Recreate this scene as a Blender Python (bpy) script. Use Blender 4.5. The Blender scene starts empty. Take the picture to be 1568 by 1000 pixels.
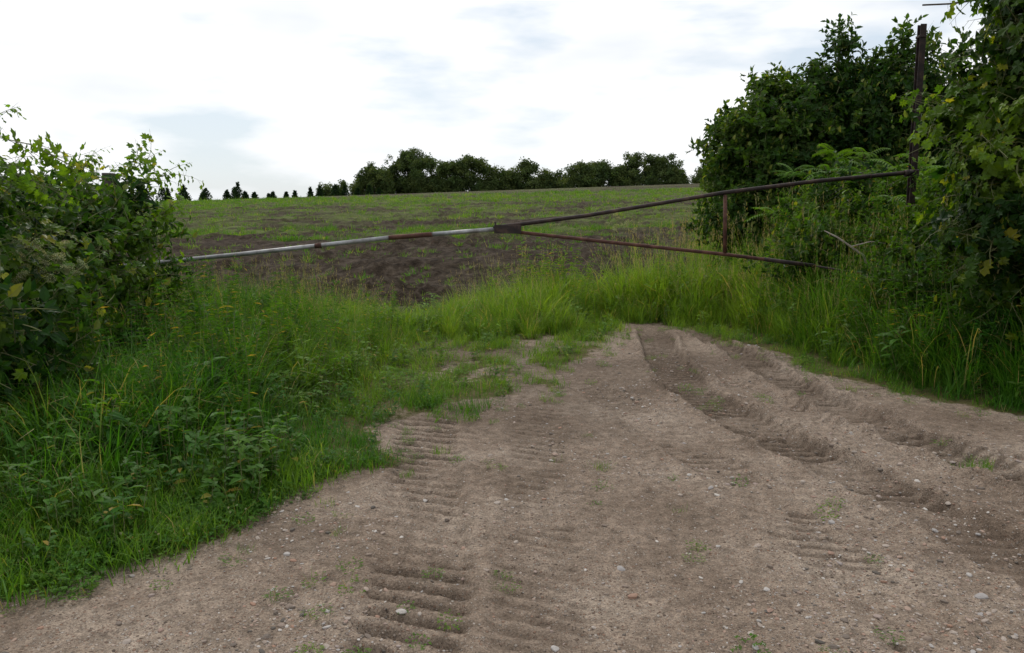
import bpy, math, random, bmesh
import numpy as np
from mathutils import Vector
rng=np.random.default_rng(7); random.seed(7)
sc=bpy.context.scene
sc.view_settings.view_transform='Standard'; sc.view_settings.look='None'
sc.view_settings.exposure=0

# ---------------- noise helpers ----------------
def _h(ix,iy,s):
    n=(ix.astype(np.int64)*374761393+iy.astype(np.int64)*668265263+s*1442695041)&0xffffffff
    n=((n^(n>>13))*1274126177)&0xffffffff
    n=(n^(n>>16))&0xffff
    return n/65535.0
def vn(x,y,s=0):
    x=np.asarray(x,float); y=np.asarray(y,float)
    ix=np.floor(x); iy=np.floor(y); fx=x-ix; fy=y-iy
    fx=fx*fx*(3-2*fx); fy=fy*fy*(3-2*fy)
    a=_h(ix,iy,s); b=_h(ix+1,iy,s); c=_h(ix,iy+1,s); d=_h(ix+1,iy+1,s)
    return (a*(1-fx)+b*fx)*(1-fy)+(c*(1-fx)+d*fx)*fy
def fbm(x,y,s=0,o=4):
    r=0;a=.5;t=0
    x=np.asarray(x,float); y=np.asarray(y,float)
    for i in range(o):
        x,y=.8*x-.6*y+3.7,.6*x+.8*y+1.3
        r=r+a*vn(x,y,s+i*17); t+=a; a*=.5
        x=x*2.03;y=y*2.03
    return r/t
def sst(a,b,x):
    t=np.clip((x-a)/(b-a),0,1); return t*t*(3-2*t)

# ---------------- layout ----------------
ROAD=[(-9,0.8),(-5,2.0),(-2.15,3.13),(-1.62,3.63),(-1.18,4.54),(-.81,5.17),(-.97,5.9),(-.44,6.25),(.27,7.1),(.6,8.2),
      (1.3,9.6),(1.6,11.4),(2.15,11.5),(2.75,10.2),(2.96,9.3),(3.13,8.0),(3.57,6.9),(4.1,6.15),(6,5.3),(14,4.2),(14,-8),(-9,-8)]
def road_sd(x,y):
    x=np.asarray(x,float);y=np.asarray(y,float)
    best=np.full(x.shape,1e9); ins=np.zeros(x.shape,bool)
    n=len(ROAD)
    for i in range(n):
        ax,ay=ROAD[i]; bx,by=ROAD[(i+1)%n]
        dx,dy=bx-ax,by-ay
        t=np.clip(((x-ax)*dx+(y-ay)*dy)/(dx*dx+dy*dy),0,1)
        best=np.minimum(best,(x-ax-t*dx)**2+(y-ay-t*dy)**2)
        if dy!=0:
            ins^=((ay>y)!=(by>y))&(x<dx*(y-ay)/dy+ax)
    return np.where(ins,1,-1)*np.sqrt(best)
def xr(y): return np.interp(y,[0,4,6.15,6.9,8,9.5,11.6,15,25,40,150],[12,8,4.1,3.57,3.13,2.96,2.6,3.5,6.2,10.2,39])
def xl(y): return np.interp(y,[0,3.1,3.6,4.5,5.2,6.2,9,12,16],[-6,-2.15,-1.6,-1.2,-.85,-.9,-1.6,-2.6,-5])
def field_edge(x): return 12.9+0.4*np.sin(x*.7)-.5*np.exp(-((x+2)/2)**2)+1.3*sst(-4,-8,x)
def Hbase(x,y):
    x=np.asarray(x,float);y=np.asarray(y,float)
    cz=np.clip(5.3+.036*x,1.2,9)
    t=(y-14)/136.
    r=np.where(t<0,0,np.where(t<.9,t,.9+.1*(1-np.exp(-(t-.9)/.1))))
    r=r-np.clip((y-170)/500,0,1.5)
    z=cz*r
    z=z+.45*sst(.1,2.2,x-xr(y))*sst(4,7,y)*(1-sst(25,45,y))
    z=z+.14*sst(.2,1.8,xl(y)-x)*(1-sst(12,16,y))*sst(1,3,y)
    z=z-.10*sst(12.6,14,y)*(1-sst(15,20,y))
    z=z+.34*np.exp(-((x-1.5)/5.0)**2-((y-19)/3.2)**2)   # low spoil mound inside the field
    return z

TRACKS=[ # pts,width,depth,lug
 ([(-.72,6.6),(-.62,5.45),(-.5,4.3),(-.41,3.3),(-.38,2.0)],.46,.022,.030),
 ([(.3,7.2),(.18,5.9),(.14,4.5),(.11,2.8),(.1,2)],.42,.010,.009),
 ([(1.95,11.0),(1.70,8.6),(1.64,7.1),(1.94,5.5),(2.29,4.35),(2.45,3.4),(2.6,2.2)],.44,.070,.018),
 ([(2.5,11),(2.62,9.5),(2.64,7.7),(2.76,6.2),(3.1,4.8),(3.4,3.6)],.42,.078,.018),
 ([(.55,8.2),(.72,7.3),(1.09,6),(1.42,4.5),(1.60,3.3),(1.66,2.2)],.38,.024,.010),
 ([(4.8,4.3),(3.4,5.0),(2.4,6.2),(1.9,8.2)],.26,.022,.006),
]
def road_disp(X0,Y0):
    zz=np.zeros(X0.shape); ww=np.zeros(X0.shape)
    mk=(Y0>1.5)&(Y0<12)&(X0>-2)&(X0<5.6)
    x=X0[mk];y=Y0[mk]
    z=np.zeros(x.shape); wet=np.zeros(x.shape)
    wob=fbm(x*4,y*4,40)-.5; pt=fbm(x*1.3,y*1.3,60,3); crumb=fbm(x*14,y*14,88,3); rn=fbm(x*5,y*5,80,3); fade=sst(.28,.56,fbm(x*3.2,y*3.2,91,3))
    for k,(P,w,dep,lug) in enumerate(TRACKS):
        best=np.full(x.shape,1e9); sgn=np.zeros(x.shape); arc=np.zeros(x.shape); L=0
        for i in range(len(P)-1):
            ax,ay=P[i];bx,by=P[i+1];dx,dy=bx-ax,by-ay;l=math.hypot(dx,dy)
            t=((x-ax)*dx+(y-ay)*dy)/(l*l)
            tc=np.clip(t,0,1)
            px=x-ax-tc*dx;py=y-ay-tc*dy;d=np.hypot(px,py)
            m=d<best
            best=np.where(m,d,best)
            sgn=np.where(m,np.where(px*dy-py*dx>0,1,-1),sgn)
            arc=np.where(m,L+tc*l,arc); L+=l
        ends=sst(0,.5,arc)*sst(0,.3,L-arc)
        d=best+.06*wob
        inside=1-sst(w*.40,w*.54,d)
        ridge=np.exp(-((d-w*.60)/(w*.11))**2)
        patch=sst(.44,.56,(pt+.13*k)%1.0*.6+pt*.4)
        if k==0: patch=np.clip(np.maximum(np.maximum(sst(4.7,5.2,y),sst(4.0,3.6,y)),.25+.5*patch),0,1)
        if k in(2,3): patch=np.clip(patch+.35,0,1)
        per=.135 if k==0 else .112
        ph=(arc+.42*best*sgn+.02*wob)/per
        l=np.abs(((ph)%1)-.5)*2
        l=sst(.25,.6,l)-.5
        lf=(.08+patch)*(.45+.65*fade)
        z+=ends*(-dep*inside*(.5+.5*patch)+dep*.9*ridge*np.clip(1.8*rn-.35,0,2)*(.5+crumb)+lug*l*inside*lf*(.75+.5*crumb))
        wv=(.12+.85*patch*(.35+.65*fade))*(.45-l*(.85 if k!=1 else .45))
        if k in(2,3): wv=wv+.30*patch+.14
        wet=np.maximum(wet,ends*np.maximum(inside*wv,0))
    damp=sst(.56,.68,fbm(x*.8+3,y*.55,93,4))*.45
    wet=np.maximum(wet,damp*(.6+.8*crumb))
    zz[mk]=z; ww[mk]=np.clip(wet,0,1)
    return zz,ww
def micro(x,y):
    return .030*(fbm(x*.9,y*.9,11)-.5)+.018*(fbm(x*6,y*6,12)-.5)+.018*(fbm(x*20,y*20,13,3)-.5)
def rows(x,y): return np.sin((y*.9+x*.32+.5*fbm(x*.2,y*.2,7,2))*2*np.pi/2.6)
def weed_amt(x,y):
    xx=x+.25*y; yy=y-.10*x
    n=fbm(xx*.07,yy*.17,5,4)
    n2=fbm(x*.35,y*.5,9,3)
    v=n*.55+n2*.45
    g=sst(.41,.55,v+.05*sst(26,60,y))*(.6+.4*sst(.35,.6,fbm(x*.9,y*.25,8,2)))
    g=g*(.50+.50*rows(x,y))*1.15+.12*g
    dark=1-sst(0,8,y-np.interp(x,[-14,-8,-3,8],[14,16.5,24,30]))
    return np.clip(g*(1-.95*dark),0,1)

# ---------------- ground mesh ----------------
def axis(a,b,st,gr,lim,gr2,lim2):
    c=list(np.arange(a,b,st)); s=st; v=c[-1]; hi=[]
    while v<lim: s*=gr; v+=s; hi.append(v)
    s=st; v=c[0]; lo=[]
    while v>lim2: s*=gr2; v-=s; lo.append(v)
    return np.array(lo[::-1]+c+hi)
xs=axis(-2.9,4.4,.0155,1.035,1600,1.035,-1600)
ys=axis(2.5,8,.0145,1.0115,1600,1.25,-80)
X,Y=np.meshgrid(xs,ys); nx,ny=len(xs),len(ys)
x=X.ravel();y=Y.ravel()
z=Hbase(x,y)
sd=road_sd(x,y)
edge=sd+.45*(fbm(x*1.6,y*1.6,3)-.5)+.25*(fbm(x*7,y*7,4)-.5)
roadm=sst(-.20,.16,edge)
def wearf(x,y):
    o=.06*sst(9.6,8,y)*sst(-1,0,x)
    return sst(.42-o,.58-o,fbm(x*1.9,y*1.6,21)+.25*(fbm(x*7,y*7,22,3)-.5))*sst(-1.8,-.3,x)*sst(3.2,2.6,x)*sst(5,6.2,y)*sst(11.6,10.2,y)
wear=wearf(x,y)
rd,wet=road_disp(x,y)
near=sst(14,11,y)*sst(-9,-6,x)*sst(12,9,x)
z+=near*(rd*np.maximum(roadm,.5*wear)+micro(x,y)*(.3+.7*roadm))
fe=field_edge(x)
fieldm=sst(-.5,.5,y-fe+ .8*(fbm(x*1.2,y*1.2,14)-.5))*sst(.3,-.3,x-xr(y))
amp=fieldm*(1-sst(60,120,y))
z+=amp*(.30*(fbm(x*.9,y*1.3,15)-.5)+.42*(fbm(x*4.5,y*4.5,16,3)-.5)*sst(.3,.7,fbm(x*.6,y*.6,19))+.07*rows(x,y))
green=weed_amt(x,y)
idx=np.arange(nx*ny).reshape(ny,nx)
F=np.stack([idx[:-1,:-1],idx[:-1,1:],idx[1:,1:],idx[1:,:-1]],-1).reshape(-1,4)
me=bpy.data.meshes.new('ground')
me.vertices.add(nx*ny); me.vertices.foreach_set('co',np.stack([x,y,z],1).astype(np.float32).ravel())
me.loops.add(F.size); me.loops.foreach_set('vertex_index',F.ravel().astype(np.int32))
me.polygons.add(len(F)); me.polygons.foreach_set('loop_start',(np.arange(len(F))*4).astype(np.int32))
me.polygons.foreach_set('use_smooth',np.ones(len(F),bool))
me.update(calc_edges=True)
def att(me,n,v,t='FLOAT'):
    a=me.attributes.new(n,t,'POINT')
    a.data.foreach_set('vector' if t=='FLOAT_VECTOR' else 'value',np.asarray(v,np.int32 if t=='INT' else np.float32).ravel())
att(me,'roadm',np.clip(roadm+.7*wear,0,1)); att(me,'fieldm',fieldm); att(me,'green',green); att(me,'wet',wet)
ground=bpy.data.objects.new('ground',me); sc.collection.objects.link(ground)

# ---------------- materials ----------------
def newmat(n):
    m=bpy.data.materials.new(n); m.use_nodes=True; nt=m.node_tree; nt.nodes.clear(); return m,nt
class NT:
    def __init__(s,nt): s.nt=nt
    def n(s,t,**k):
        nd=s.nt.nodes.new(t)
        for a,b in k.items(): setattr(nd,a,b)
        return nd
    def l(s,a,b): s.nt.links.new(a,b)
    def noise(s,vec,scale,detail=4,rough=.55):
        nd=s.n('ShaderNodeTexNoise'); nd.inputs['Scale'].default_value=scale; nd.inputs['Detail'].default_value=detail; nd.inputs['Roughness'].default_value=rough
        s.l(vec,nd.inputs['Vector']); return nd.outputs['Fac']
    def ramp(s,fac,stops):
        nd=s.n('ShaderNodeValToRGB'); e=nd.color_ramp.elements
        while len(e)<len(stops): e.new(.5)
        for i,(p,c) in enumerate(stops): e[i].position=p; e[i].color=(c if len(c)==4 else (*c,1))
        s.l(fac,nd.inputs[0]); return nd.outputs[0]
    def mix(s,f,a,b,bt='MIX'):
        nd=s.n('ShaderNodeMix',data_type='RGBA',blend_type=bt)
        for v,i in ((f,0),(a,6),(b,7)):
            if hasattr(v,'links'): s.l(v,nd.inputs[i])
            elif i==0: nd.inputs[0].default_value=v
            else: nd.inputs[i].default_value=(*v,1)
        return nd.outputs[2]
    def math(s,op,a,b=0,clamp=False):
        nd=s.n('ShaderNodeMath',operation=op,use_clamp=clamp)
        for i,v in enumerate((a,b)):
            if hasattr(v,'links'): s.l(v,nd.inputs[i])
            else: nd.inputs[i].default_value=v
        return nd.outputs[0]
    def attr(s,n,t='GEOMETRY'):
        return s.n('ShaderNodeAttribute',attribute_name=n,attribute_type=t).outputs['Fac']
g=lambda v:(v,v,v)
m,nt=newmat('ground_mat'); T=NT(nt)
tc=T.n('ShaderNodeTexCoord').outputs['Object']
n1=T.noise(tc,.9,6,.6); n2=T.noise(tc,14,5,.7); n3=T.noise(tc,90,3,.7)
dirt=T.ramp(n1,[(.32,(.160,.119,.089)),(.5,(.250,.193,.149)),(.66,(.335,.270,.214))])
dirt=T.mix(.85,dirt,T.ramp(n2,[(.3,g(.25)),(.7,g(.73))]),'OVERLAY')
dirt=T.mix(.75,dirt,T.ramp(n3,[(.3,g(.22)),(.7,g(.77))]),'OVERLAY')
def pebbles(scale,lo,hi,dirt,amt):
    vo=T.n('ShaderNodeTexVoronoi'); vo.inputs['Scale'].default_value=scale; T.l(tc,vo.inputs['Vector'])
    peb=T.ramp(vo.outputs['Distance'],[(.26,g(1)),(.36,g(0))])
    sepc=T.n('ShaderNodeSeparateColor'); T.l(vo.outputs['Color'],sepc.inputs[0])
    pebc=T.ramp(sepc.outputs[0],[(0,(.07,.055,.048)),(.35,(.28,.17,.12)),(.6,(.35,.30,.26)),(.85,(.48,.43,.38)),(1,(.24,.12,.07))])
    sel=T.ramp(T.math('ADD',T.math('MULTIPLY',sepc.outputs[1],.5),T.math('MULTIPLY',n1,.7)),[(lo,g(0)),(hi,g(1))])
    f=T.math('MULTIPLY',peb,sel)
    return T.mix(T.math('MULTIPLY',f,amt),dirt,pebc),f
dirt,p1=pebbles(95,.46,.60,dirt,.85)
dirt,p2=pebbles(48,.62,.72,dirt,.85)
dirt=T.mix(T.math('MULTIPLY',T.attr('wet'),.74),dirt,(.080,.058,.042))
turf=T.ramp(n2,[(.3,(.07,.07,.025)),(.55,(.12,.105,.045)),(.75,(.19,.145,.09))])
soil=T.ramp(T.noise(tc,3.5,8,.7),[(.32,(.020,.014,.010)),(.5,(.056,.041,.029)),(.7,(.135,.106,.080))])
fn=T.noise(tc,1.1,6,.75)
fgreen=T.ramp(T.noise(tc,2.3,5,.7),[(.3,(.075,.110,.025)),(.5,(.13,.175,.045)),(.7,(.20,.21,.085))])
gm=T.math('MULTIPLY',T.attr('green'),T.ramp(fn,[(.36,g(.0)),(.52,g(1))]))
soil=T.mix(T.math('MULTIPLY',gm,.85),soil,fgreen)
rm=T.ramp(T.math('ADD',T.attr('roadm'),T.math('MULTIPLY',T.math('SUBTRACT',n2,.5),1.2)),[(.35,g(0)),(.65,g(1))])
col=T.mix(rm,turf,dirt)
col=T.mix(T.attr('fieldm'),col,soil)
bs=T.n('ShaderNodeBsdfPrincipled'); bs.inputs['Roughness'].default_value=.93; bs.inputs['Specular IOR Level'].default_value=.08
T.l(col,bs.inputs['Base Color'])
hh=T.math('ADD',T.math('MULTIPLY',n2,.032),T.math('ADD',T.math('MULTIPLY',n3,.014),T.math('MULTIPLY',T.math('ADD',p1,T.math('MULTIPLY',p2,2)),.006)))
hh=T.math('ADD',hh,T.math('MULTIPLY',T.math('MULTIPLY',T.attr('fieldm'),T.noise(tc,7,4,.7)),.20))
bp=T.n('ShaderNodeBump'); bp.inputs['Distance'].default_value=1.0; bp.inputs['Strength'].default_value=.95
T.l(hh,bp.inputs['Height']); T.l(bp.outputs[0],bs.inputs['Normal'])
o=T.n('ShaderNodeOutputMaterial'); T.l(bs.outputs[0],o.inputs[0])
me.materials.append(m)

def leafmat(n,c1,c2,c3=None,trans=.4,rough=.5,spec=.15):
    m,nt=newmat(n); T=NT(nt)
    t=T.attr('tint','INSTANCER'); v=T.attr('var')
    c=T.mix(t,c1,c2)
    if c3: c=T.mix(T.ramp(v,[(.94,g(0)),(.98,g(1))]),c,c3)
    c=T.mix(1.0,c,T.ramp(v,[(0,g(.58)),(.9,g(1.0))]),'MULTIPLY')
    oi=T.n('ShaderNodeObjectInfo')
    c=T.mix(1.0,c,T.ramp(oi.outputs['Random'],[(0,(.72,.82,.8)),(1,(1.14,1.0,.95))]),'MULTIPLY')
    b=T.n('ShaderNodeBsdfPrincipled'); b.inputs['Roughness'].default_value=rough; b.inputs['Specular IOR Level'].default_value=spec
    T.l(c,b.inputs['Base Color'])
    tr=T.n('ShaderNodeBsdfTranslucent'); T.l(T.mix(1.0,c,(1.65,1.65,.5),'MULTIPLY'),tr.inputs[0])
    mx=T.n('ShaderNodeMixShader'); mx.inputs[0].default_value=trans
    T.l(b.outputs[0],mx.inputs[1]);T.l(tr.outputs[0],mx.inputs[2])
    o=T.n('ShaderNodeOutputMaterial'); T.l(mx.outputs[0],o.inputs[0]); return m
def solid(n,stops,scale=8,rough=.8,metal=0,bump=.003,stretch=None):
    m,nt=newmat(n);T=NT(nt); tc=T.n('ShaderNodeTexCoord').outputs['Object']
    if stretch:
        mp=T.n('ShaderNodeMapping'); mp.inputs['Scale'].default_value=stretch; T.l(tc,mp.inputs[0]); tc=mp.outputs[0]
    f=T.noise(tc,scale,6,.65); c=T.ramp(f,stops)
    b=T.n('ShaderNodeBsdfPrincipled'); b.inputs['Roughness'].default_value=rough; b.inputs['Metallic'].default_value=metal
    T.l(c,b.inputs['Base Color'])
    bp=T.n('ShaderNodeBump'); bp.inputs['Distance'].default_value=bump; T.l(f,bp.inputs['Height']);T.l(bp.outputs[0],b.inputs['Normal'])
    o=T.n('ShaderNodeOutputMaterial'); T.l(b.outputs[0],o.inputs[0]); return m
M_grass=leafmat('grass_blade_mat',(.058,.185,.017),(.22,.355,.045),(.36,.30,.13),.42)
M_seed=leafmat('grass_seed_mat',(.26,.25,.11),(.42,.35,.20),None,.3,.8)
M_weed=leafmat('weed_leaf_mat',(.048,.155,.018),(.17,.31,.036),(.34,.26,.06),.42)
M_vine=leafmat('vine_leaf_mat',(.022,.070,.011),(.20,.35,.026),(.36,.36,.04),.5,.42,.2)
M_shrub=leafmat('shrub_leaf_mat',(.020,.064,.012),(.13,.25,.026),(.2,.2,.04),.45,.45)
M_tree=leafmat('tree_leaf_mat',(.025,.072,.014),(.11,.20,.026),(.18,.22,.05),.45,.45)
M_far=leafmat('far_leaf_mat',(.045,.078,.032),(.12,.17,.050),None,.3,.7)
M_con=leafmat('conifer_mat',(.03,.058,.026),(.05,.08,.03),None,.3,.8,.05)
M_white=leafmat('blossom_mat',(.42,.45,.30),(.50,.51,.38),None,.3,.8)
M_stem=solid('stem_mat',[(.3,(.09,.12,.03)),(.7,(.16,.15,.07))],20)
M_bark=solid('bark_mat',[(.3,(.03,.024,.018)),(.7,(.11,.09,.07))],14,.95,0,.02,(1,1,.2))
M_dead=solid('dead_wood_mat',[(.3,(.18,.15,.125)),(.7,(.38,.34,.29))],14,.9,0,.01)
M_rust=solid('rusty_steel_mat',[(.3,(.030,.013,.010)),(.5,(.085,.035,.024)),(.7,(.16,.075,.05))],9,.8,.2)
M_rustd=solid('dark_rusty_steel_mat',[(.3,(.012,.009,.009)),(.5,(.028,.018,.016)),(.72,(.09,.055,.04))],9,.7,.3)
M_galv=solid('galvanised_pipe_mat',[(.3,(.11,.09,.08)),(.46,(.22,.22,.22)),(.7,(.36,.37,.39))],7,.45,.35,.001)
M_wood=solid('weathered_wood_mat',[(.3,(.025,.02,.017)),(.7,(.10,.085,.07))],10,.95,0,.015,(1,1,.12))
mst,nt=newmat('gravel_mat');T=NT(nt)
oi=T.n('ShaderNodeObjectInfo')
c=T.ramp(oi.outputs['Random'],[(0,(.07,.06,.05)),(.3,(.22,.165,.13)),(.5,(.34,.29,.25)),(.7,(.26,.145,.095)),(.85,(.28,.26,.25)),(1,(.46,.42,.38))])
b=T.n('ShaderNodeBsdfPrincipled');b.inputs['Roughness'].default_value=.8;T.l(c,b.inputs['Base Color'])
o=T.n('ShaderNodeOutputMaterial');T.l(b.outputs[0],o.inputs[0])

# ---------------- mesh builder ----------------
class MB:
    def __init__(s): s.v=[];s.f=[];s.var=[];s.mi=[]
    def add(s,vs,fs,var=0.5,mi=0):
        o=len(s.v); s.v+= [tuple(q) for q in vs]; s.f+=[tuple(i+o for i in f) for f in fs]
        s.var+=[var]*len(vs); s.mi+=[mi]*len(fs)
    def obj(s,name,mats,smooth=False,link=True,coll=None):
        me=bpy.data.meshes.new(name); me.from_pydata(s.v,[],s.f)
        for m in mats: me.materials.append(m)
        me.polygons.foreach_set('material_index',s.mi)
        me.polygons.foreach_set('use_smooth',[smooth]*len(s.f))
        att(me,'var',s.var); me.update()
        o=bpy.data.objects.new(name,me)
        if coll: coll.objects.link(o)
        elif link: sc.collection.objects.link(o)
        return o
def U(a,b): return random.uniform(a,b)
def rv():
    v=Vector((random.gauss(0,1),random.gauss(0,1),random.gauss(0,1))); return v.normalized()
def tube(mb,pts,rad,n=6,mi=0,var=.5,cap=True):
    pts=[Vector(p) for p in pts]; vs=[];fs=[]
    ref=Vector((.3,.2,1)) if abs((pts[-1]-pts[0]).normalized().z)<.9 else Vector((1,.1,0))
    for i,p in enumerate(pts):
        d=(pts[min(i+1,len(pts)-1)]-pts[max(i-1,0)]).normalized()
        a=d.cross(ref).normalized(); b2=d.cross(a)
        r=rad[i] if hasattr(rad,'__len__') else rad
        for k in range(n):
            t=2*math.pi*k/n; vs.append(p+r*(math.cos(t)*a+math.sin(t)*b2))
    for i in range(len(pts)-1):
        for k in range(n):
            k2=(k+1)%n; fs.append((i*n+k,i*n+k2,(i+1)*n+k2,(i+1)*n+k))
    if cap: fs.append(tuple(range(n))[::-1]); fs.append(tuple((len(pts)-1)*n+k for k in range(n)))
    mb.add(vs,fs,var,mi)
def blade(mb,base,az,L,w,lean,curl,mi=0,var=.5,seg=4):
    dx,dy=math.cos(az),math.sin(az); sx,sy=-dy,dx
    vs=[];fs=[];p=Vector(base);ang=lean
    for i in range(seg+1):
        t=i/seg; ww=w*(1-t**1.6)*.5*(.7+.6*min(1,t*3)) if i<seg else 0
        if i<seg: vs+= [p+Vector((sx*ww,sy*ww,0)),p-Vector((sx*ww,sy*ww,0))]
        else: vs.append(p.copy())
        p=p+L/seg*Vector((dx*math.sin(ang),dy*math.sin(ang),math.cos(ang))); ang+=curl/seg*(1+t)
    for i in range(seg-1): fs.append((2*i,2*i+1,2*i+3,2*i+2))
    fs.append((2*seg-2,2*seg-1,2*seg)); mb.add(vs,fs,var,mi)
def frame(d,n):
    d=Vector(d).normalized(); n=Vector(n); s=d.cross(n)
    if s.length<1e-3: s=d.cross(Vector((1,.2,.1)))
    s.normalize(); return d,s.cross(d).normalized(),s
def leaf(mb,p,d,n,L,W,mi=0,var=None,droop=.15):
    d,n,s=frame(d,n); p=Vector(p); var=random.random() if var is None else var
    f=W*.18
    q=lambda a,b2,c:p+d*(a*L)+s*(b2*W)+n*(c-droop*L*a*a)
    if L<.03 or W<.02:
        mb.add([q(0,0,0),q(.45,.5,f),q(1,0,0),q(.45,-.5,f)],[(0,1,2),(0,2,3)],var,mi); return
    vs=[q(0,0,0),q(.32,.5,f),q(.32,-.5,f),q(.68,.38,f),q(.68,-.38,f),q(1,0,0),q(.35,0,0),q(.68,0,0)]
    mb.add(vs,[(0,1,6),(1,3,7,6),(3,5,7),(0,6,2),(6,7,4,2),(7,5,4)],var,mi)
GR=[(0,1.0),(.28,.62),(.62,.92),(.95,.55),(1.35,.78),(1.9,.55),(2.6,.55)]
def grape(mb,p,d,n,L,mi=0,var=None):
    d,n,s=frame(d,n); p=Vector(p); var=random.random() if var is None else var
    c=p+d*L*.35; out=[]
    for a,r in GR: out.append((a,r*U(.9,1.08)))
    full=[(a,r) for a,r in out]+[(math.pi,.22)]+[(-a,r) for a,r in out[:0:-1]]
    vs=[c-n*L*.05]
    for a,r in full:
        vs.append(c+d*math.cos(a)*r*L*.6+s*math.sin(a)*r*L*.62+n*L*(.08*math.cos(3*a)-.22*r*r*.5))
    k=len(full)
    mb.add(vs,[(0,i+1,(i+1)%k+1) for i in range(k)],var,mi)
def lib(name): return bpy.data.collections.new(name)
def fin(mb,coll,i,mats): return mb.obj(coll.name+'_%02d'%i,mats,coll=coll)

# plant variants --------------------------------------------------
C_long=lib('long_grass_variants')
for i in range(6):
    mb=MB()
    for k in range(40):
        r=.12*math.sqrt(random.random()); a=U(0,6.28)
        blade(mb,(r*math.cos(a),r*math.sin(a),-.02),a+U(-.8,.8),U(.35,.75),U(.005,.011),U(.02,.35),U(.5,1.9),0,U(0,1),4)
    fin(mb,C_long,i,[M_grass])
C_short=lib('short_grass_variants')
for i in range(5):
    mb=MB()
    for k in range(48):
        r=.16*math.sqrt(random.random()); a=U(0,6.28)
        blade(mb,(r*math.cos(a),r*math.sin(a),-.01),U(0,6.28),U(.08,.24),U(.004,.007),U(.05,.6),U(.2,1.4),0,U(0,1),3)
    fin(mb,C_short,i,[M_grass])
C_seed=lib('seed_grass_variants')
for i in range(5):
    mb=MB()
    for k in range(9):
        r=.08*math.sqrt(random.random()); a=U(0,6.28); L=U(.55,.95); az=a+U(-1,1); ln=U(.02,.2); cu=U(.1,.4)
        blade(mb,(r*math.cos(a),r*math.sin(a),-.02),az,L,.0035,ln,cu,0,U(0,1),4)
        p=Vector((r*math.cos(a),r*math.sin(a),-.02)); ang=ln
        for s in range(4): p=p+L/4*Vector((math.cos(az)*math.sin(ang),math.sin(az)*math.sin(ang),math.cos(ang))); ang+=cu/4*(1+s/4)
        for s in range(12):
            q=p-Vector((0,0,1))*U(0,.13)
            blade(mb,q,U(0,6.28),U(.015,.035),.0035,U(.2,.8),.2,1,U(0,1),2)
    for k in range(26):
        a=U(0,6.28); blade(mb,(.07*math.cos(a),.07*math.sin(a),0),a,U(.35,.75),.007,U(.05,.35),U(.4,1.4),0,U(0,1),4)
    fin(mb,C_seed,i,[M_grass,M_seed])
C_gold=lib('feathery_weed_variants')
for i in range(5):
    mb=MB()
    for st in range(4):
        h=U(.55,1.0); bx,by=U(-.08,.08),U(-.08,.08); lx,ly=U(-.12,.12),U(-.12,.12)
        P=[Vector((bx+lx*t*t,by+ly*t*t,h*t)) for t in (0,.35,.7,1)]
        tube(mb,P,[.004,.003,.002,.001],3,1,.5,False)
        for k in range(40):
            t=U(.12,1); j=Vector((bx+lx*t*t,by+ly*t*t,h*t)); a=U(0,6.28)
            leaf(mb,j,(math.cos(a),math.sin(a),U(.1,.9)),(0,0,1),U(.05,.11)*(1.15-.5*t),U(.010,.018),0,U(0,1),.4)
    fin(mb,C_gold,i,[M_weed,M_stem])
C_broad=lib('broadleaf_weed_variants')
for i in range(6):
    mb=MB()
    for st in range(3):
        h=U(.15,.42); bx,by=U(-.08,.08),U(-.08,.08)
        tube(mb,[(bx,by,0),(bx*1.3,by*1.3,h)],[.003,.0015],3,1,.5,False)
        for k in range(13):
            t=U(.1,1);a=U(0,6.28)
            leaf(mb,(bx*(1+.3*t),by*(1+.3*t),h*t),(math.cos(a),math.sin(a),U(-.1,.6)),(0,0,1),U(.04,.10),U(.02,.05),0,U(0,1),.3)
    fin(mb,C_broad,i,[M_weed,M_stem])
C_clov=lib('clover_variants')
for i in range(5):
    mb=MB()
    for k in range(34):
        r=.15*math.sqrt(random.random());a=U(0,6.28);h=U(.02,.09);p=(r*math.cos(a),r*math.sin(a),h); a0=U(0,6.28);v=U(0,.88)
        for q in range(3):
            b2=a0+q*2.09; leaf(mb,p,(math.cos(b2),math.sin(b2),U(0,.3)),(0,0,1),U(.014,.024),.016,0,v,.1)
    for k in range(8):
        blade(mb,(U(-.1,.1),U(-.1,.1),0),U(0,6.28),U(.06,.2),.004,U(.1,.6),U(.2,1.2),0,U(0,1),3)
    if i==0:
        for k in range(2):
            c=Vector((U(-.1,.1),U(-.1,.1),U(.08,.14)))
            for q in range(14): leaf(mb,c,rv(),rv(),.009,.005,2,.5)
            tube(mb,[(c.x,c.y,0),c],.001,3,1,.5,False)
    fin(mb,C_clov,i,[M_weed,M_stem,M_white])
C_vine=lib('vine_shoot_variants')
for i in range(6):
    mb=MB(); L=U(.4,.6); bend=U(.1,.35); az=U(0,6.28)
    P=[Vector((math.cos(az)*bend*t*t,math.sin(az)*bend*t*t,L*t-.25*bend*t*t)) for t in (0,.25,.5,.75,1)]
    tube(mb,P,[.004,.0035,.003,.002,.001],4,1,.5,False)
    for k in range(11):
        t=U(.05,1); p=Vector((math.cos(az)*bend*t*t,math.sin(az)*bend*t*t,L*t-.25*bend*t*t)); a=U(0,6.28)
        d=Vector((math.cos(a),math.sin(a),U(-.4,.5))).normalized(); pp=p+d*U(.03,.08)
        tube(mb,[p,pp],.0012,3,1,.5,False)
        nn=Vector((U(-.5,.5),U(-.5,.5),1))+d*.5
        grape(mb,pp,d+Vector((0,0,-.3)),nn,U(.09,.17)*(1.1-.5*t),0,U(0,1))
    fin(mb,C_vine,i,[M_vine,M_stem])
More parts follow.
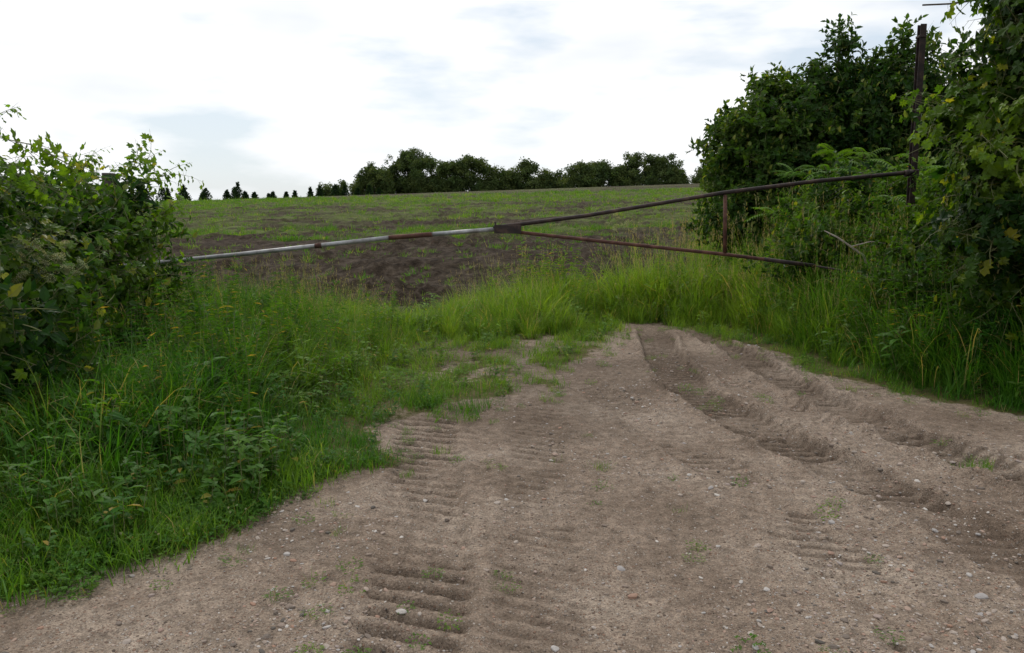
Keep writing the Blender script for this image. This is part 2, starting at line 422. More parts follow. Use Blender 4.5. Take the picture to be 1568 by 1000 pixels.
def twigset(name,mat,Lr,Wr,n,L0):
    C=lib(name)
    for i in range(6):
        mb=MB(); L=L0*U(.8,1.2)
        br=[(Vector((0,0,0)),Vector((U(-.2,.2),U(-.2,.2),1)).normalized(),L)]
        for k in range(4):
            a=U(0,6.28); br.append((br[0][1]*L*U(.15,.7),Vector((math.cos(a),math.sin(a),U(.4,1))).normalized(),L*U(.35,.6)))
        for (p,d,l) in br:
            tube(mb,[p,p+d*l*.5+Vector((0,0,.01)),p+d*l],[.004,.003,.001],3,1,.5,False)
            for k in range(n):
                t=U(.1,1); a=rv(); dd=(d*.6+a).normalized()
                leaf(mb,p+d*l*t,dd,Vector((0,0,1))+rv()*.6,U(*Lr),U(*Wr),0,U(0,1),.25)
        fin(mb,C,i,[mat,M_stem])
    return C
C_shrub=twigset('shrub_twig_variants',M_shrub,(.055,.10),(.03,.052),9,.42)
C_tree=twigset('tree_twig_variants',M_tree,(.09,.14),(.05,.08),8,.55)
C_sumac=lib('sumac_variants')
for i in range(4):
    mb=MB()
    for k in range(9):
        a=k*2.4+U(-.3,.3); L=U(.35,.55); el=U(.2,1.0); p=Vector((0,0,U(-.1,.1))); d=Vector((math.cos(a)*math.cos(el),math.sin(a)*math.cos(el),math.sin(el)))
        P=[p+d*L*t-Vector((0,0,.45*L*t*t)) for t in (0,.33,.66,1)]; tube(mb,P,[.003,.002,.002,.001],3,1,.5,False)
        s=Vector((-math.sin(a),math.cos(a),0)); v=U(0,.85)
        for q in range(10):
            t=.18+.8*q/9; c=p+d*L*t-Vector((0,0,.45*L*t*t))
            for sg in(-1,1): leaf(mb,c,s*sg+d*.35-Vector((0,0,.25)),(0,0,1),U(.08,.12)*(1.1-.4*t),.03,0,v,.3)
    tube(mb,[(0,0,-.9),(0,0,0)],[.012,.007],5,1,.5,False)
    fin(mb,C_sumac,i,[M_weed,M_stem])
C_blos=lib('blossom_variants')
for i in range(3):
    mb=MB()
    for k in range(150):
        a=U(0,6.28);r=.07*math.sqrt(random.random()); p=Vector((r*math.cos(a),r*math.sin(a),.02*(1-(r/.07)**2)+U(0,.03)))
        leaf(mb,p,rv(),rv(),.009,.008,0,U(0,1))
        if k%8==0: tube(mb,[(0,0,-.06),p],.0009,3,1,.5,False)
    fin(mb,C_blos,i,[M_white,M_stem])
C_far=lib('far_clump_variants')
for i in range(5):
    mb=MB()
    for k in range(44):
        p=rv()*(random.random()**.4)*.8; leaf(mb,p,rv(),Vector((0,0,1))+rv()*.8,U(.22,.42),U(.16,.3),0,U(0,1))
    fin(mb,C_far,i,[M_far])
C_fld=lib('field_weed_variants')
for i in range(5):
    mb=MB()
    for k in range(24):
        a=U(0,6.28); r=U(0,.2)
        blade(mb,(r*math.cos(a),r*math.sin(a),0),a+U(-.6,.6),U(.06,.24),U(.008,.018),U(.1,.9),U(.2,1.2),0,U(0,1),3)
    fin(mb,C_fld,i,[M_grass])
C_stone=lib('gravel_variants')
for i in range(6):
    bm=bmesh.new(); bmesh.ops.create_icosphere(bm,subdivisions=2,radius=1)
    sx,sy,sz=U(.8,1.2),U(.7,1),U(.45,.75); o3=rv()*3
    for v in bm.verts:
        k=1+.22*math.sin(v.co.x*2.3+o3.x)*math.cos(v.co.y*2.7+o3.y)+.12*math.sin(v.co.z*4+o3.z); v.co=Vector((v.co.x*sx*k,v.co.y*sy*k,v.co.z*sz*k))
    me2=bpy.data.meshes.new('stone%d'%i); bm.to_mesh(me2); bm.free(); me2.materials.append(mst)
    C_stone.objects.link(bpy.data.objects.new('gravel_variants_%02d'%i,me2))

def scatter(name,P,R,S,tint,coll,parent=None):
    n=len(P); me=bpy.data.meshes.new(name); me.vertices.add(n); me.vertices.foreach_set('co',np.asarray(P,np.float32).ravel())
    att(me,'rot',R,'FLOAT_VECTOR'); att(me,'scl',S); att(me,'idx',rng.integers(0,len(coll.objects),n),'INT'); att(me,'tint',tint)
    me.update(); ob=bpy.data.objects.new(name,me); sc.collection.objects.link(ob)
    ng=bpy.data.node_groups.new(name+'_gn','GeometryNodeTree')
    ng.interface.new_socket('Geometry',in_out='INPUT',socket_type='NodeSocketGeometry')
    ng.interface.new_socket('Geometry',in_out='OUTPUT',socket_type='NodeSocketGeometry')
    N=ng.nodes.new; L=ng.links.new
    gi=N('NodeGroupInput'); go=N('NodeGroupOutput'); ip=N('GeometryNodeInstanceOnPoints'); ci=N('GeometryNodeCollectionInfo')
    ci.inputs['Collection'].default_value=coll; ci.inputs['Separate Children'].default_value=True; ci.inputs['Reset Children'].default_value=True
    def na(nm,t):
        a=N('GeometryNodeInputNamedAttribute'); a.data_type=t; a.inputs['Name'].default_value=nm
        return [q for q in a.outputs if q.enabled and q.name=='Attribute'][0]
    er=N('FunctionNodeEulerToRotation'); L(na('rot','FLOAT_VECTOR'),er.inputs[0])
    L(gi.outputs[0],ip.inputs['Points']); L(ci.outputs[0],ip.inputs['Instance']); ip.inputs['Pick Instance'].default_value=True
    L(na('idx','INT'),ip.inputs['Instance Index']); L(er.outputs[0],ip.inputs['Rotation']); L(na('scl','FLOAT'),ip.inputs['Scale'])
    L(ip.outputs[0],go.inputs[0])
    md=ob.modifiers.new('scatter','NODES'); md.node_group=ng
    if parent: ob.parent=parent
    return ob
def empty(name,loc=(0,0,0)):
    e=bpy.data.objects.new(name,None); sc.collection.objects.link(e); return e

# ---------------- ground vegetation ----------------
def cand(n,x0,x1,y0,y1):
    x=rng.uniform(x0,x1,n);y=rng.uniform(y0,y1,n); k=np.abs(x)<.74*y+.6
    return x[k],y[k]
def hgt(x,y):
    d=-road_sd(x,y)
    left=sst(0,1.2,d)*.85+.13
    c=sst(-2.2,-.9,x)*sst(3.0,2.4,x)*sst(5,6,y)*sst(11.2,9.2,y)
    h=left*(1-c)+c*(.15+.20*fbm(x*1.5,y*1.5,33))
    back=sst(10.2,11.6,y)*sst(3.2,2.4,x)
    h=h+back*(-.50*sst(-.4,-1.6,x)+.35*sst(-.6,.6,x)+.5*(fbm(x*1.1,y*.5,37)-.5))
    h=h+.55*sst(11.2,12.2,y)*sst(1.5,2.5,x)
    h=h*(.8+.4*fbm(x*1.2,y*1.2,38))
    rt=sst(.0,.5,x-xr(y))
    h=np.maximum(h,rt*(.55+1.0*sst(.1,1.0,x-xr(y))*(.6+.7*fbm(x*1.3,y*1.3,39)))*sst(4,6,y))
    return h
def place(name,coll,n,box,dens,sf,tintf,tilt=.15,off=.01):
    x,y=cand(n,*box); d=dens(x,y); k=rng.random(len(x))<d; x=x[k];y=y[k]
    z=Hbase(x,y)-off
    R=np.stack([rng.normal(0,tilt,len(x)),rng.normal(0,tilt,len(x)),rng.uniform(0,6.28,len(x))],1)
    S=sf(x,y)*rng.uniform(.75,1.25,len(x)); k=S>.05
    t=np.clip(tintf(x,y)+rng.normal(0,.13,len(x)),0,1)
    return scatter(name,np.stack([x,y,z],1)[k],R[k],S[k],t[k],coll)
BOX=(-7.5,7.5,2.6,14.5)
def hid(x,y): return 1-.75*sst(4.6,5.2,x)-.75*sst(-4.6,-5.2,x)
def veg(x,y):
    e=road_sd(x,y)+.45*(fbm(x*1.6,y*1.6,3)-.5)
    return sst(.12,-.14,e)*(1-.82*wearf(x,y))*sst(.6,-.4,y-field_edge(x)-1.5*sst(-.3,.3,x-xr(y)))*hid(x,y)
def tint_g(x,y):
    c=sst(-3.4,-1.5,x)*sst(5.0,3.0,x)
    return np.clip(.07+.50*c*sst(4.5,8.0,y)+.3*sst(9,12,y)+.8*(fbm(x*.9,y*.9,70)-.5),0,1)
tall=lambda x,y: sst(.35,.62,hgt(x,y))
place('long_grass',C_long,8000,BOX,lambda x,y:veg(x,y)*tall(x,y)*(.22+.78*sst(.42,.56,fbm(x*1.1,y*1.1,50))),lambda x,y:np.clip(hgt(x,y),.3,1.45)*.95,tint_g)
place('short_grass',C_short,9000,BOX,lambda x,y:veg(x,y)*(.9-.6*tall(x,y)),lambda x,y:.5+.9*hgt(x,y),tint_g)
place('seed_grass',C_seed,4000,BOX,lambda x,y:veg(x,y)*tall(x,y)*(.10+.90*sst(.46,.58,fbm(x*.8,y*.8,51)))*(.12+.88*sst(7.5,10,y)),lambda x,y:np.clip(hgt(x,y),.3,1.55)*1.0,lambda x,y:tint_g(x,y)+.1)
place('feathery_weed',C_gold,3400,BOX,lambda x,y:veg(x,y)*tall(x,y)*(.10+.90*sst(.46,.58,fbm(x*.9+7,y*.9,52))),lambda x,y:np.clip(hgt(x,y),.3,1.2)*.9,lambda x,y:tint_g(x,y)*.9)
place('broadleaf_weed',C_broad,4800,BOX,lambda x,y:veg(x,y)*(.15+.6*sst(.45,.6,fbm(x*1.3,y*1.3,53))),lambda x,y:.30+.8*hgt(x,y),tint_g)
place('clover_patch',C_clov,7000,BOX,lambda x,y:veg(x,y)*(1-.8*tall(x,y))*(.3+.7*sst(.4,.6,fbm(x*1.5,y*1.5,54))),lambda x,y:.75+0*x,lambda x,y:tint_g(x,y)*.9)
place('clover_patch',C_clov,700,(-3.4,-1.2,2.7,5),lambda x,y:sst(.12,-.2,road_sd(x,y)+.3*(fbm(x*3,y*3,71)-.5)),lambda x,y:.8+0*x,lambda x,y:.15+.4*fbm(x*3,y*3,72))
place('short_grass',C_short,700,(-3.6,-1.2,2.7,5),lambda x,y:sst(.1,-.2,road_sd(x,y)),lambda x,y:.9+0*x,lambda x,y:.2+.4*fbm(x*3,y*3,73))
place('broadleaf_weed',C_broad,220,(-3.6,-1.2,2.7,5),lambda x,y:sst(.0,-.3,road_sd(x,y)),lambda x,y:.5+.8*fbm(x*2,y*2,74),lambda x,y:.2+0*x)
place('road_weed',C_clov,3600,(-3,7,2.6,11),lambda x,y:(road_sd(x,y)>0)*sst(.54,.68,fbm(x*2.2,y*2.2,90))*.3+(road_sd(x,y)>0)*sst(.55,0,road_sd(x,y))*.45,lambda x,y:.38+0*x,lambda x,y:.6+0*x)
place('road_short_grass',C_short,900,(-2,3.2,4,11),lambda x,y:(road_sd(x,y)>0)*sst(.5,0,road_sd(x,y))*.35,lambda x,y:.4+0*x,lambda x,y:.6+0*x)
tx=np.array([.55,.56,.60,.53,.92,.30,-.9,-1.3,2.9,3.0,3.05,-.1]);ty=np.array([4.9,4.95,4.92,4.88,4.2,5.1,3.9,3.7,4.9,4.95,5.0,3.3])
scatter('road_grass_tuft',np.stack([tx,ty,Hbase(tx,ty)-.02],1),np.stack([0*tx,0*tx,tx*9],1),np.array([.45,.4,.4,.35,.35,.3,.35,.3,.5,.6,.5,.25]),.4+0*tx,C_short)
def fdens(x,y):
    f=sst(0,1,y-field_edge(x))*sst(.3,-.5,x-xr(y))
    return f*(.03+.97*weed_amt(x,y)*sst(.38,.56,fbm(x*.8,y*.8,95)))
place('field_weed',C_fld,28000,(-26,12,13,36),lambda x,y:fdens(x,y),lambda x,y:.75+.3*sst(13,30,y),lambda x,y:.35+.5*(fbm(x*.2,y*.5,96)-.5),.2,.02)
place('field_weed',C_fld,26000,(-80,40,36,110),lambda x,y:fdens(x,y)*.9,lambda x,y:1.0+.010*y,lambda x,y:.45+.6*(fbm(x*.1,y*.3,97)-.5),.2,.02)
place('bank_grass',C_seed,2200,(2.5,16,12,36),lambda x,y:sst(-.3,.3,x-xr(y))*sst(3.2,1.5,x-xr(y)),lambda x,y:1.4+0*x,lambda x,y:.5+0*x)
place('bank_weed',C_gold,800,(2.5,16,12,36),lambda x,y:sst(-.3,.3,x-xr(y))*sst(4,2,x-xr(y)),lambda x,y:1.2+0*x,lambda x,y:.45+0*x)
# gravel
n=60000; gx=rng.uniform(-4.5,8,n); gy=2.3+7.5*rng.random(n)**1.8; k=(road_sd(gx,gy)>-.05)&(np.abs(gx)<.72*gy+.4)&(rng.random(n)<(.15+.85*sst(.40,.58,fbm(gx*1.1,gy*1.1,61))))
gx=gx[k];gy=gy[k]; rdz,_=road_disp(gx,gy)
gz=Hbase(gx,gy)+rdz+micro(gx,gy)
gs=.0030+.0048*rng.random(len(gx))**1.5+.013*rng.random(len(gx))**12
scatter('gravel',np.stack([gx,gy,gz],1),rng.uniform(-.3,.3,(len(gx),3))+np.stack([0*gx,0*gx,rng.uniform(0,6,len(gx))],1),gs,gs*0,C_stone)
kx=np.array([2.02,.52,-.35,1.2,2.5,1.62]);ky=np.array([3.22,3.22,4.1,3.5,7.5,2.9])
rz,_=road_disp(kx,ky)
scatter('road_stone',np.stack([kx,ky,Hbase(kx,ky)+rz+micro(kx,ky)+.002],1),rng.uniform(-.3,.3,(6,3)),np.array([.026,.024,.013,.013,.03,.015]),kx*0,C_stone)

# ---------------- bushes / trees ----------------
def blobpts(blobs,n,seed,shell=.45,hole=.0,hf=2.2):
    r=np.random.default_rng(seed); vol=np.array([b[3]*b[4]*b[5] for b in blobs])**.75; vol/=vol.sum()
    P=[];D=[]
    for b,c in zip(blobs,(vol*n).astype(int)):
        u=r.normal(size=(c,3)); u/=np.linalg.norm(u,axis=1)[:,None]
        az=np.arctan2(u[:,1],u[:,0])
        f=1-shell*r.random(c)**1.3
        rad=f*(.66+.60*fbm(az*2.6+seed,u[:,2]*3.6+b[0]*3,seed))
        rad*=np.where(r.random(c)<.07,1.0+.32*r.random(c),1)
        p=np.array(b[:3])+u*np.array(b[3:6])*rad[:,None]
        P.append(p);D.append(u)
    P=np.concatenate(P);D=np.concatenate(D)
    k=fbm(P[:,0]*hf+P[:,1]*hf*.5,P[:,2]*hf+P[:,1]*hf*.3,seed+5)>hole
    k&=P[:,2]>Hbase(P[:,0],P[:,1])+.05
    return P[k],D[k]
def dir2rot(D,jit=.6,up=.5):
    D=D+rng.normal(0,jit,D.shape)*.6; D[:,2]+=up; D/=np.linalg.norm(D,axis=1)[:,None]
    return np.stack([rng.normal(0,.3,len(D)),np.arccos(np.clip(D[:,2],-1,1)),np.arctan2(D[:,1],D[:,0])],1)
def foliage(name,blobs,n,coll,seed,parent,s=(.8,1.2),tint=.25,hole=.36,shell=.5,up=.5,tv=.8,hf=2.2):
    P,D=blobpts(blobs,n,seed,shell,hole,hf)
    t=np.clip(tint+tv*(fbm(P[:,0]*1.5+P[:,1],P[:,2]*1.5,seed+9)-.5)*1.6+rng.normal(0,.10,len(P)),0,1)
    return scatter(name,P,dir2rot(D,up=up),rng.uniform(*s,len(P)),t,coll,parent)
def limbs(name,base,tips,r0,parent,mat=M_bark,wig=.12):
    mb=MB(); base=Vector(base)
    for tp in tips:
        tp=Vector(tp); k=5; P=[];R=[]
        for i in range(k+1):
            t=i/k; p=base.lerp(tp,t); p.z=base.z+(tp.z-base.z)*t**.8
            if 0<i<k: p+=Vector((U(-1,1),U(-1,1),U(-.5,.5)))*wig
            P.append(p);R.append(r0*(1-.85*t)+.004)
        tube(mb,P,R,7,0)
        for q in range(4):
            i=random.randint(2,k-1); s=P[i]; e=s+(Vector((U(-1,1),U(-1,1),U(.1,1))).normalized())*(tp-base).length*U(.10,.20)
            m=s.lerp(e,.5)+rv()*.06; tube(mb,[s,m,e],[R[i]*.5,R[i]*.35,.003],5,0)
    o=mb.obj(name,[mat],True); o.parent=parent; return o

E=empty('wild_grape_bush')
LB=[(-4.05,5.3,.7,.85,.8,.8),(-4.25,6.4,.9,.85,.9,.8),(-4.35,7.9,.9,.75,.9,.75),(-4.15,5.8,1.5,.42,.6,.42),(-5.1,7.2,1.15,.9,1.2,.75),(-5.6,5.8,1.1,1.2,1.2,1.0),(-4.25,8.3,1.35,.42,.5,.42)]
foliage('vine_leaves',LB,1500,C_vine,3,E,(.75,1.15),.22,.44,.6,hf=3)
foliage('shrub_leaves',LB,1350,C_shrub,4,E,(.8,1.3),.16,.43,.8,hf=3)
limbs('stems',(-4.4,6.3,.1),[(-4,5.4,1.3),(-4.2,6.2,1.8),(-4.2,8,1.6),(-4.9,7,1.8),(-3.8,5.6,1.9),(-4.7,5.6,1.8)],.03,E)
def shoot(pts,nper=5):
    P=[];D=[]
    pts=[np.array(p,float) for p in pts]
    for a,b in zip(pts[:-1],pts[1:]):
        for i in range(nper):
            q=a+(b-a)*(i+random.random())/nper; P.append(q);D.append((b-a)/np.linalg.norm(b-a))
    return np.array(P),np.array(D)
SH=[[(-4.1,5.7,1.75),(-3.75,5.7,2.18),(-3.4,5.75,2.10),(-3.12,5.8,1.94)],[(-4.0,5.9,1.7),(-3.7,5.9,1.95),(-3.45,5.9,1.75)],
    [(-4.2,8.3,1.6),(-4.05,8.4,2.0),(-3.8,8.4,2.12)],[(-4.1,8.2,1.5),(-3.85,8.2,1.85),(-3.55,8.3,2.0)],[(-4.5,8.3,1.5),(-4.5,8.3,1.95),(-4.35,8.3,2.1)],
    [(-4.0,7.9,1.2),(-3.6,7.9,1.5),(-3.45,8.0,1.62)],[(-4.6,6.6,1.6),(-4.45,6.6,1.9),(-4.2,6.6,2.0)],[(-4.3,5.9,1.7),(-4.1,5.9,2.1),(-3.8,5.9,2.25)]]
PP=[];DD=[];mb=MB()
for s in SH:
    p,d=shoot(s); PP.append(p);DD.append(d); tube(mb,s,.004,4,0,.5,False)
so=mb.obj('arching_shoots',[M_stem]); so.parent=E
PP=np.concatenate(PP);DD=np.concatenate(DD)
scatter('shoot_leaves',PP,dir2rot(DD,.4,.2),rng.uniform(.5,.85,len(PP)),rng.uniform(.6,1,len(PP)),C_vine,E)
bl=np.array([(-3.4+U(-.3,.3),5.75+U(-.3,.3),1.28+U(-.16,.2)) for _ in range(24)])
scatter('blossoms',bl,np.stack([rng.normal(.4,.4,24),rng.normal(0,.3,24),rng.uniform(0,6,24)],1),rng.uniform(.5,.8,24),.5+0*bl[:,0],C_blos,E)

E=empty('grapevine_covered_tree')
RB=[(4.95,7.1,2.2,.85,.9,.9),(4.85,6.9,3.15,.8,.9,.8),(4.95,7.0,4.0,.8,.9,.8),(5.7,7.2,3.0,1.2,1.1,1.8),(4.7,7.2,1.45,.55,.6,.6),(5.2,6.8,1.5,.9,.8,.9),(4.2,7.2,1.70,.2,.25,.45),(4.2,7.4,2.45,.3,.3,.3)]
foliage('vine_leaves',RB,2500,C_vine,13,E,(.85,1.3),.20,.42,.7)
foliage('tree_leaves',RB,1200,C_tree,14,E,(.6,.9),.10,.42,.9)
limbs('trunk_and_limbs',(5.2,7.3,.3),[(4.9,7,3.6),(5.1,7.1,4.4),(5.7,7.3,4.2),(4.6,7.1,2.3),(5.8,7.2,2.8),(4.8,6.9,1.6)],.09,E)
E=empty('roadside_shrub')
SB=[(4.7,8.6,.75,.8,.6,.55),(5.3,7.4,.6,.95,.6,.7),(4.5,10.6,.9,.75,.7,.65),(5.6,9.3,1.1,1,.9,.8),(5.1,11.4,1.2,1.1,.8,.75),(6.6,8.6,1.3,1.2,1.2,1.2)]
foliage('shrub_leaves',SB,2200,C_shrub,23,E,(.8,1.3),.38,.40,.8,hf=3)
foliage('weed_leaves',SB,600,C_gold,24,E,(.5,.8),.38,.42,.4)
limbs('stems',(5.1,9.2,.4),[(4.7,8.7,1.3),(4.5,10.4,1.4),(5.6,9.3,2),(5,11.3,1.9),(5.6,7.6,1.3)],.03,E)
E=empty('hedgerow_tree')
TB=[(5.0,15,2.75,1.15,1.0,1.0),(4.25,15,2.75,.55,.6,.5),(6.2,15.2,3.05,1.15,1.1,1.0),(5.95,15,4.1,.16,.2,.85),(6.9,15,3.4,.85,.9,.75),(5.5,14.8,1.9,1.7,1.0,1.0),(7.9,15.2,3.2,1.1,1.2,1.15),(7.4,15,1.8,1.8,1.2,1.2),(4.75,15,3.5,.3,.35,.45),(6.7,15,3.9,.25,.3,.5),(7.2,15,4.2,.2,.3,.6),(4.35,14.8,1.5,.9,.8,.8),(5.4,15,3.7,.35,.3,.35)]
foliage('leaves',TB,4000,C_tree,33,E,(.6,1.05),.32,.42,.7,hf=1.8)
limbs('trunk_and_limbs',(6.0,15.1,.4),[(5,15,3.2),(4.2,15,2.9),(6.3,15.2,3.7),(5.95,15,4.7),(7,15,4),(7.7,15.2,4),(5.4,14.9,2.3)],.09,E)
E=empty('sumac_shrub')
sp=np.array([(4.75,12.2,2.15),(5.2,12.0,2.35),(5.6,12.3,2.2),(5.0,12.6,2.45),(5.9,12.1,2.0),(4.4,12.3,1.75),(5.35,11.6,1.9),(4.9,11.7,1.65),(6.2,12.3,2.3),(5.7,11.5,1.6),(4.5,12.9,2.2),(6.4,11.7,1.9),(4.5,11.0,1.5),(5.0,10.6,1.7),(5.5,10.8,2.0),(4.8,11.2,2.0),(4.3,11.6,1.4),(4.0,12.3,1.5)])
ns=len(sp)
scatter('fronds',sp,np.stack([rng.normal(0,.15,ns),rng.normal(0,.15,ns),rng.uniform(0,6,ns)],1),rng.uniform(.9,1.25,ns),.35+.4*rng.random(ns),C_sumac,E)
limbs('stems',(5.2,11.8,.4),[tuple(p-np.array([0,0,.1])) for p in sp],.02,E,M_stem,.05)
E=empty('hedgerow')
hb=[]
for i in range(10):
    yy=20+i*6; hb.append((xr(yy)+5+i*.3,yy,1.9+i*.22,2.6,3.2,2.0))
foliage('leaves',hb,1000,C_far,43,E,(.5,.8),.35,.3,.5)
limbs('stems',(xr(30)+5,30,.5),[(xr(26)+5,26,2.5),(xr(36)+5,36,2.6),(xr(30)+5,30,3)],.08,E)

# distant trees
E=empty('distant_tree_line')
DT=[(-32.8,12.2,9),(-29,14.6,10),(-23.6,16,12),(-19,13.7,9),(-14.4,12.6,7),(-9.5,13.9,10),(-4.4,11.3,7),(-1,10.3,6),(3.2,13.3,8),(7.8,10.9,8),(15.5,12.3,7),(12,10,6),(21.6,12.6,10),(28.2,14.6,11),(34.6,14,9),(39,10.5,7),(46,11.2,10),(52,12.4,10),(59,13,10),(66,13,10),(-37,8.8,5),(-41,8.2,4),(-44,7.6,4),(-112,9.5,12),(-120,10.5,13),(-103,7,9)]
bb=[];tips=[]
for X0,tz,w in DT:
    y0=190+U(-6,10); b0=float(Hbase(X0,y0)); h=tz-b0
    for q in range(8):
        rr=w*U(.15,.27); ang=U(0,6.28); rad=w*.30*random.random()**.5; zz=b0+h*U(.25,.85); zz=min(zz,tz-rr*.85)
        bb.append((X0+rad*math.cos(ang)*1.3,y0+rad*math.sin(ang),zz,rr,rr,rr*.85))
    bb.append((X0,y0,tz-w*.22,w*.22,w*.25,w*.22)); bb.append((X0,y0,b0+h*.25,w*.6,w*.4,h*.27))
    tips.append((X0,y0,tz,b0))
foliage('crowns',bb,7500,C_far,53,E,(.8,1.4),.5,.38,.6,hf=.35)
mb=MB()
for a,b2,c,d in tips: tube(mb,[(a,b2,d-.5),(a+.2,b2,(c+d)/2),(a,b2,c-1)],[.35,.22,.05],6)
o=mb.obj('trunks',[M_bark]); o.parent=E
# young evergreen row on the crest
E=empty('conifer_row'); mb=MB(); xx=-92
while xx<-24:
    y0=150+U(-3,3); h=U(1.5,3.2)*(1.05 if xx<-50 else .7); z0=float(Hbase(xx,y0))-.2; wf=U(.36,.60); pw=U(.45,1.1)
    tube(mb,[(xx,y0,z0),(xx,y0,z0+h*.6)],[.05,.02],5,1)
    for k in range(460):
        t=random.random(); a=U(0,6.28); r=(1-t)**pw*h*wf*math.sqrt(random.random())*U(.8,1.25)
        leaf(mb,(xx+r*math.cos(a),y0+r*math.sin(a),z0+.05+t*(h-.1)),rv(),Vector((0,0,1))+rv()*.8,U(.22,.48),U(.18,.3),0,U(0,1))
    xx+=U(1.2,2.6)
o=mb.obj('trees',[M_con,M_bark]); o.parent=E

# ---------------- gate, posts ----------------
E=empty('swing_pole_gate'); GY=9.5
def part(name,pts,r,mat,n=10):
    mb=MB(); tube(mb,pts,r,n); o=mb.obj(name,[mat],True); o.parent=E
    for p in o.data.polygons:
        if len(p.vertices)>4: p.use_smooth=False
    return o
part('long_pole_outer',[(-5.15,GY,.925),(-3.2,GY,1.12),(-1.43,GY,1.315)],.026,M_galv)
part('long_pole_coupling',[(-1.46,GY,1.312),(-.95,GY,1.352)],.029,M_rust)
part('long_pole_inner',[(-.96,GY,1.351),(-.19,GY,1.412)],.026,M_galv)
part('coupling_collar',[(-2.34,GY,1.213),(-2.26,GY,1.222)],.030,M_rust)
part('upper_rail',[(-.22,GY,1.43),(.9,GY,1.575),(2.5,GY,1.84),(3.6,GY,1.975),(4.7,GY,2.075)],.024,M_rustd)
part('lower_rail',[(0.0,GY,1.385),(1.2,GY,1.255),(2.53,GY,1.115),(3.5,GY,.995),(3.62,GY,.975)],.021,M_rust)
part('lower_rail_sleeve',[(3.0,GY,1.057),(3.60,GY,.979)],.024,M_rustd)
part('lower_hinge_bar',[(3.60,GY,.978),(4.72,GY,.80)],.012,M_rustd)
part('upright_brace',[(2.51,GY,1.815),(2.53,GY,1.13)],.022,M_rust)
mb=MB()
def box(mb,c,s,rot=0,mi=0):
    bm=bmesh.new(); bmesh.ops.create_cube(bm,size=1)
    for v in bm.verts: v.co=Vector((v.co.x*s[0],v.co.y*s[1],v.co.z*s[2]))
    bmesh.ops.bevel(bm,geom=bm.edges[:],offset=min(s)*.18,segments=1,affect='EDGES')
    cr,sr=math.cos(rot),math.sin(rot)
    mb.add([(c[0]+v.co.x*cr-v.co.z*sr,c[1]+v.co.y,c[2]+v.co.x*sr+v.co.z*cr) for v in bm.verts],[tuple(v.index for v in f.verts) for f in bm.faces],.5,mi); bm.free()
box(mb,(-.05,GY-.036,1.412),(.32,.012,.10),-.02); box(mb,(-.05,GY+.036,1.412),(.32,.012,.10),-.02)
for bx in(-.17,-.05,.07): tube(mb,[(bx,GY-.058,1.41),(bx,GY+.058,1.41)],.012,6)
tube(mb,[(-.18,GY,1.40),(-.20,GY-.01,1.50)],.008,6)
o=mb.obj('pivot_bracket',[M_rustd]); o.parent=E
mb=MB()
for bx,bz in((-.95,1.35),(1.6,1.21),(.9,1.29),(3.05,1.05),(-2.3,1.225),(3.3,1.93),(4.2,2.03)):
    for k in range(2):
        ox=bx+k*.012
        tube(mb,[(ox+.03*math.cos(a)*.2,GY+.03*math.cos(a),bz+.03*math.sin(a)) for a in np.linspace(0,6.28,9)],.002,4)
    tube(mb,[(bx,GY-.03,bz-.03),(bx+.02,GY-.045,bz-.07),(bx-.01,GY-.04,bz-.11)],.002,4)
o=mb.obj('tie_wires',[M_rust]); o.parent=E
part('hinge_strap',[(4.60,GY,2.06),(4.66,GY,2.068)],.040,M_rustd)
mb=MB(); h0=float(Hbase(4.75,9.6))-.3
for (a,b2,w,d) in((0,0,.010,.066),(0,-.036,.070,.010),(0,.036,.070,.010)):
    cz=(h0+3.76)/2; box(mb,(4.755+a,9.62+b2,cz),(w,d,3.76-h0),.006)
box(mb,(4.74,9.62,3.62),(.085,.095,.03),.006); box(mb,(4.745,9.56,2.06),(.10,.05,.10)); box(mb,(4.76,9.56,.80),(.10,.05,.10))
mb.obj('steel_gate_post',[M_rustd])
mb=MB(); P=[(-4.80,9.62,-.2),(-4.79,9.62,.7),(-4.80,9.62,1.4),(-4.79,9.62,2.07)]
tube(mb,P,[.085,.08,.078,.075],12); tube(mb,[(-4.95,9.5,.90),(-4.62,9.5,.93)],.012,6); tube(mb,[(-4.79,9.62,2.0),(-4.79,9.62,2.02)],.082,12)
mb.obj('wooden_fence_post',[M_wood],False)
mb=MB(); tube(mb,[(4.62,9.4,3.92),(4.9,9.3,3.91),(5.25,9.1,3.93),(5.6,8.6,3.85)],.010,5); mb.obj('bare_twig',[M_bark])
mb=MB()
tube(mb,[(3.62,9.3,1.40),(3.75,9.25,1.33),(3.9,9.2,1.22),(4.05,9.2,1.12),(4.15,9.25,.95),(4.2,9.3,.7)],[.006,.010,.012,.013,.015,.018],6)
tube(mb,[(3.9,9.2,1.22),(4.1,9.15,1.28),(4.25,9.1,1.26)],[.009,.006,.003],5)
tube(mb,[(4.5,9.0,1.3),(4.5,9.0,1.1),(4.62,8.95,.8),(4.66,8.9,.5)],[.006,.010,.014,.016],6)
tube(mb,[(4.55,9.0,1.0),(4.42,9.0,1.15),(4.40,9.0,1.28)],[.008,.006,.003],5)
mb.obj('dead_branch',[M_dead],True)
sx=np.array([1.95+U(-.3,.25) for _ in range(20)]); sy=14.0+rng.uniform(-.4,.4,20)
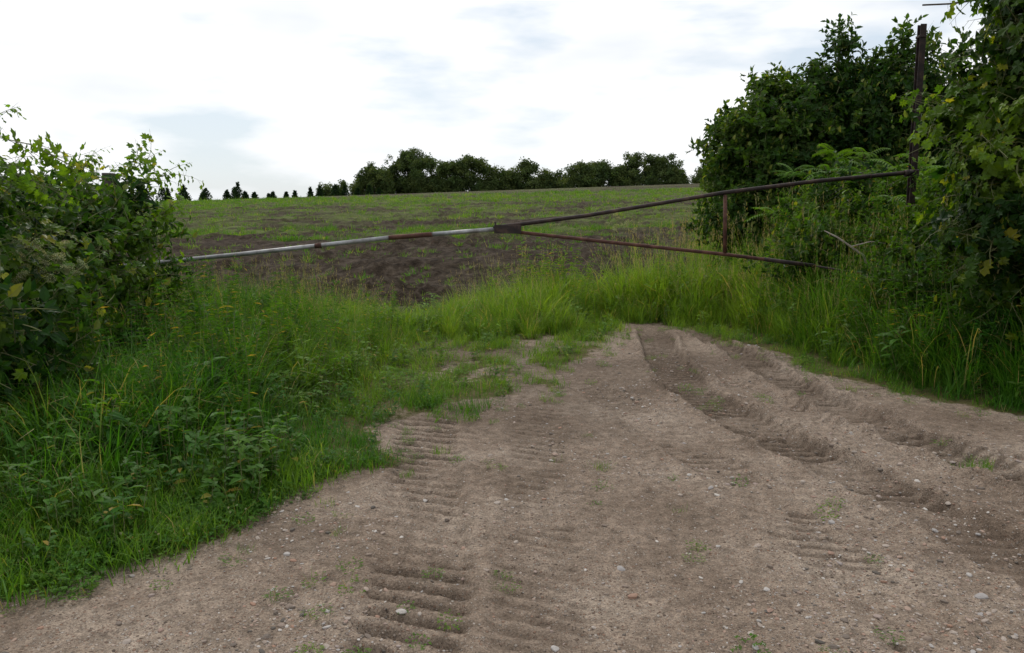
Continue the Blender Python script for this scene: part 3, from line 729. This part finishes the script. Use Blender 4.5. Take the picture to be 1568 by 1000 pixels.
scatter('thistle_fluff',np.stack([sx,sy,1.28+.32*rng.random(20)],1),rng.uniform(-1,1,(20,3)),rng.uniform(.5,.9,20),.5+0*sx,C_blos)

# ---------------- sky + light ----------------
w=bpy.data.worlds.new('World'); sc.world=w; w.use_nodes=True; nt=w.node_tree; nt.nodes.clear(); T=NT(nt)
SE,SA=math.radians(52),math.radians(-18)
sky=T.n('ShaderNodeTexSky',sky_type='NISHITA'); sky.sun_disc=False; sky.sun_elevation=SE; sky.sun_rotation=SA
tc=T.n('ShaderNodeTexCoord').outputs['Generated']
mp=T.n('ShaderNodeMapping'); mp.inputs['Scale'].default_value=(1,1,3.6); mp.inputs['Location'].default_value=(1.35,.6,.2); T.l(tc,mp.inputs[0])
cn=T.noise(mp.outputs[0],4.2,5,.5)
cov=T.ramp(cn,[(.345,g(.2)),(.490,g(1))])
cb=T.ramp(T.noise(mp.outputs[0],2.6,4),[(.35,(.85,.875,.91)),(.51,(1,1,1))])
cl=T.mix(1.0,cb,(10.8,10.9,11.0),'MULTIPLY')
skm=T.mix(.65,sky.outputs[0],(7.1,8.2,9.3))
col=T.mix(cov,skm,cl)
bg=T.n('ShaderNodeBackground'); bg.inputs[1].default_value=.1; T.l(col,bg.inputs[0])
o=T.n('ShaderNodeOutputWorld'); T.l(bg.outputs[0],o.inputs[0])
sd_=bpy.data.lights.new('sun','SUN'); sd_.energy=1.5; sd_.angle=math.radians(10); sd_.color=(1,.95,.87)
so=bpy.data.objects.new('sun',sd_); sc.collection.objects.link(so)
dv=Vector((math.sin(SA)*math.cos(SE),math.cos(SA)*math.cos(SE),math.sin(SE)))
so.rotation_euler=dv.to_track_quat('Z','Y').to_euler()
# ---------------- camera ----------------
cd=bpy.data.cameras.new('camera'); cd.lens=28; cd.sensor_width=36; cd.clip_end=5000; cd.clip_start=.05
co=bpy.data.objects.new('camera',cd); sc.collection.objects.link(co); co.location=(0,0,1.65); co.rotation_euler=(math.radians(90-8.4),0,0)
sc.camera=co
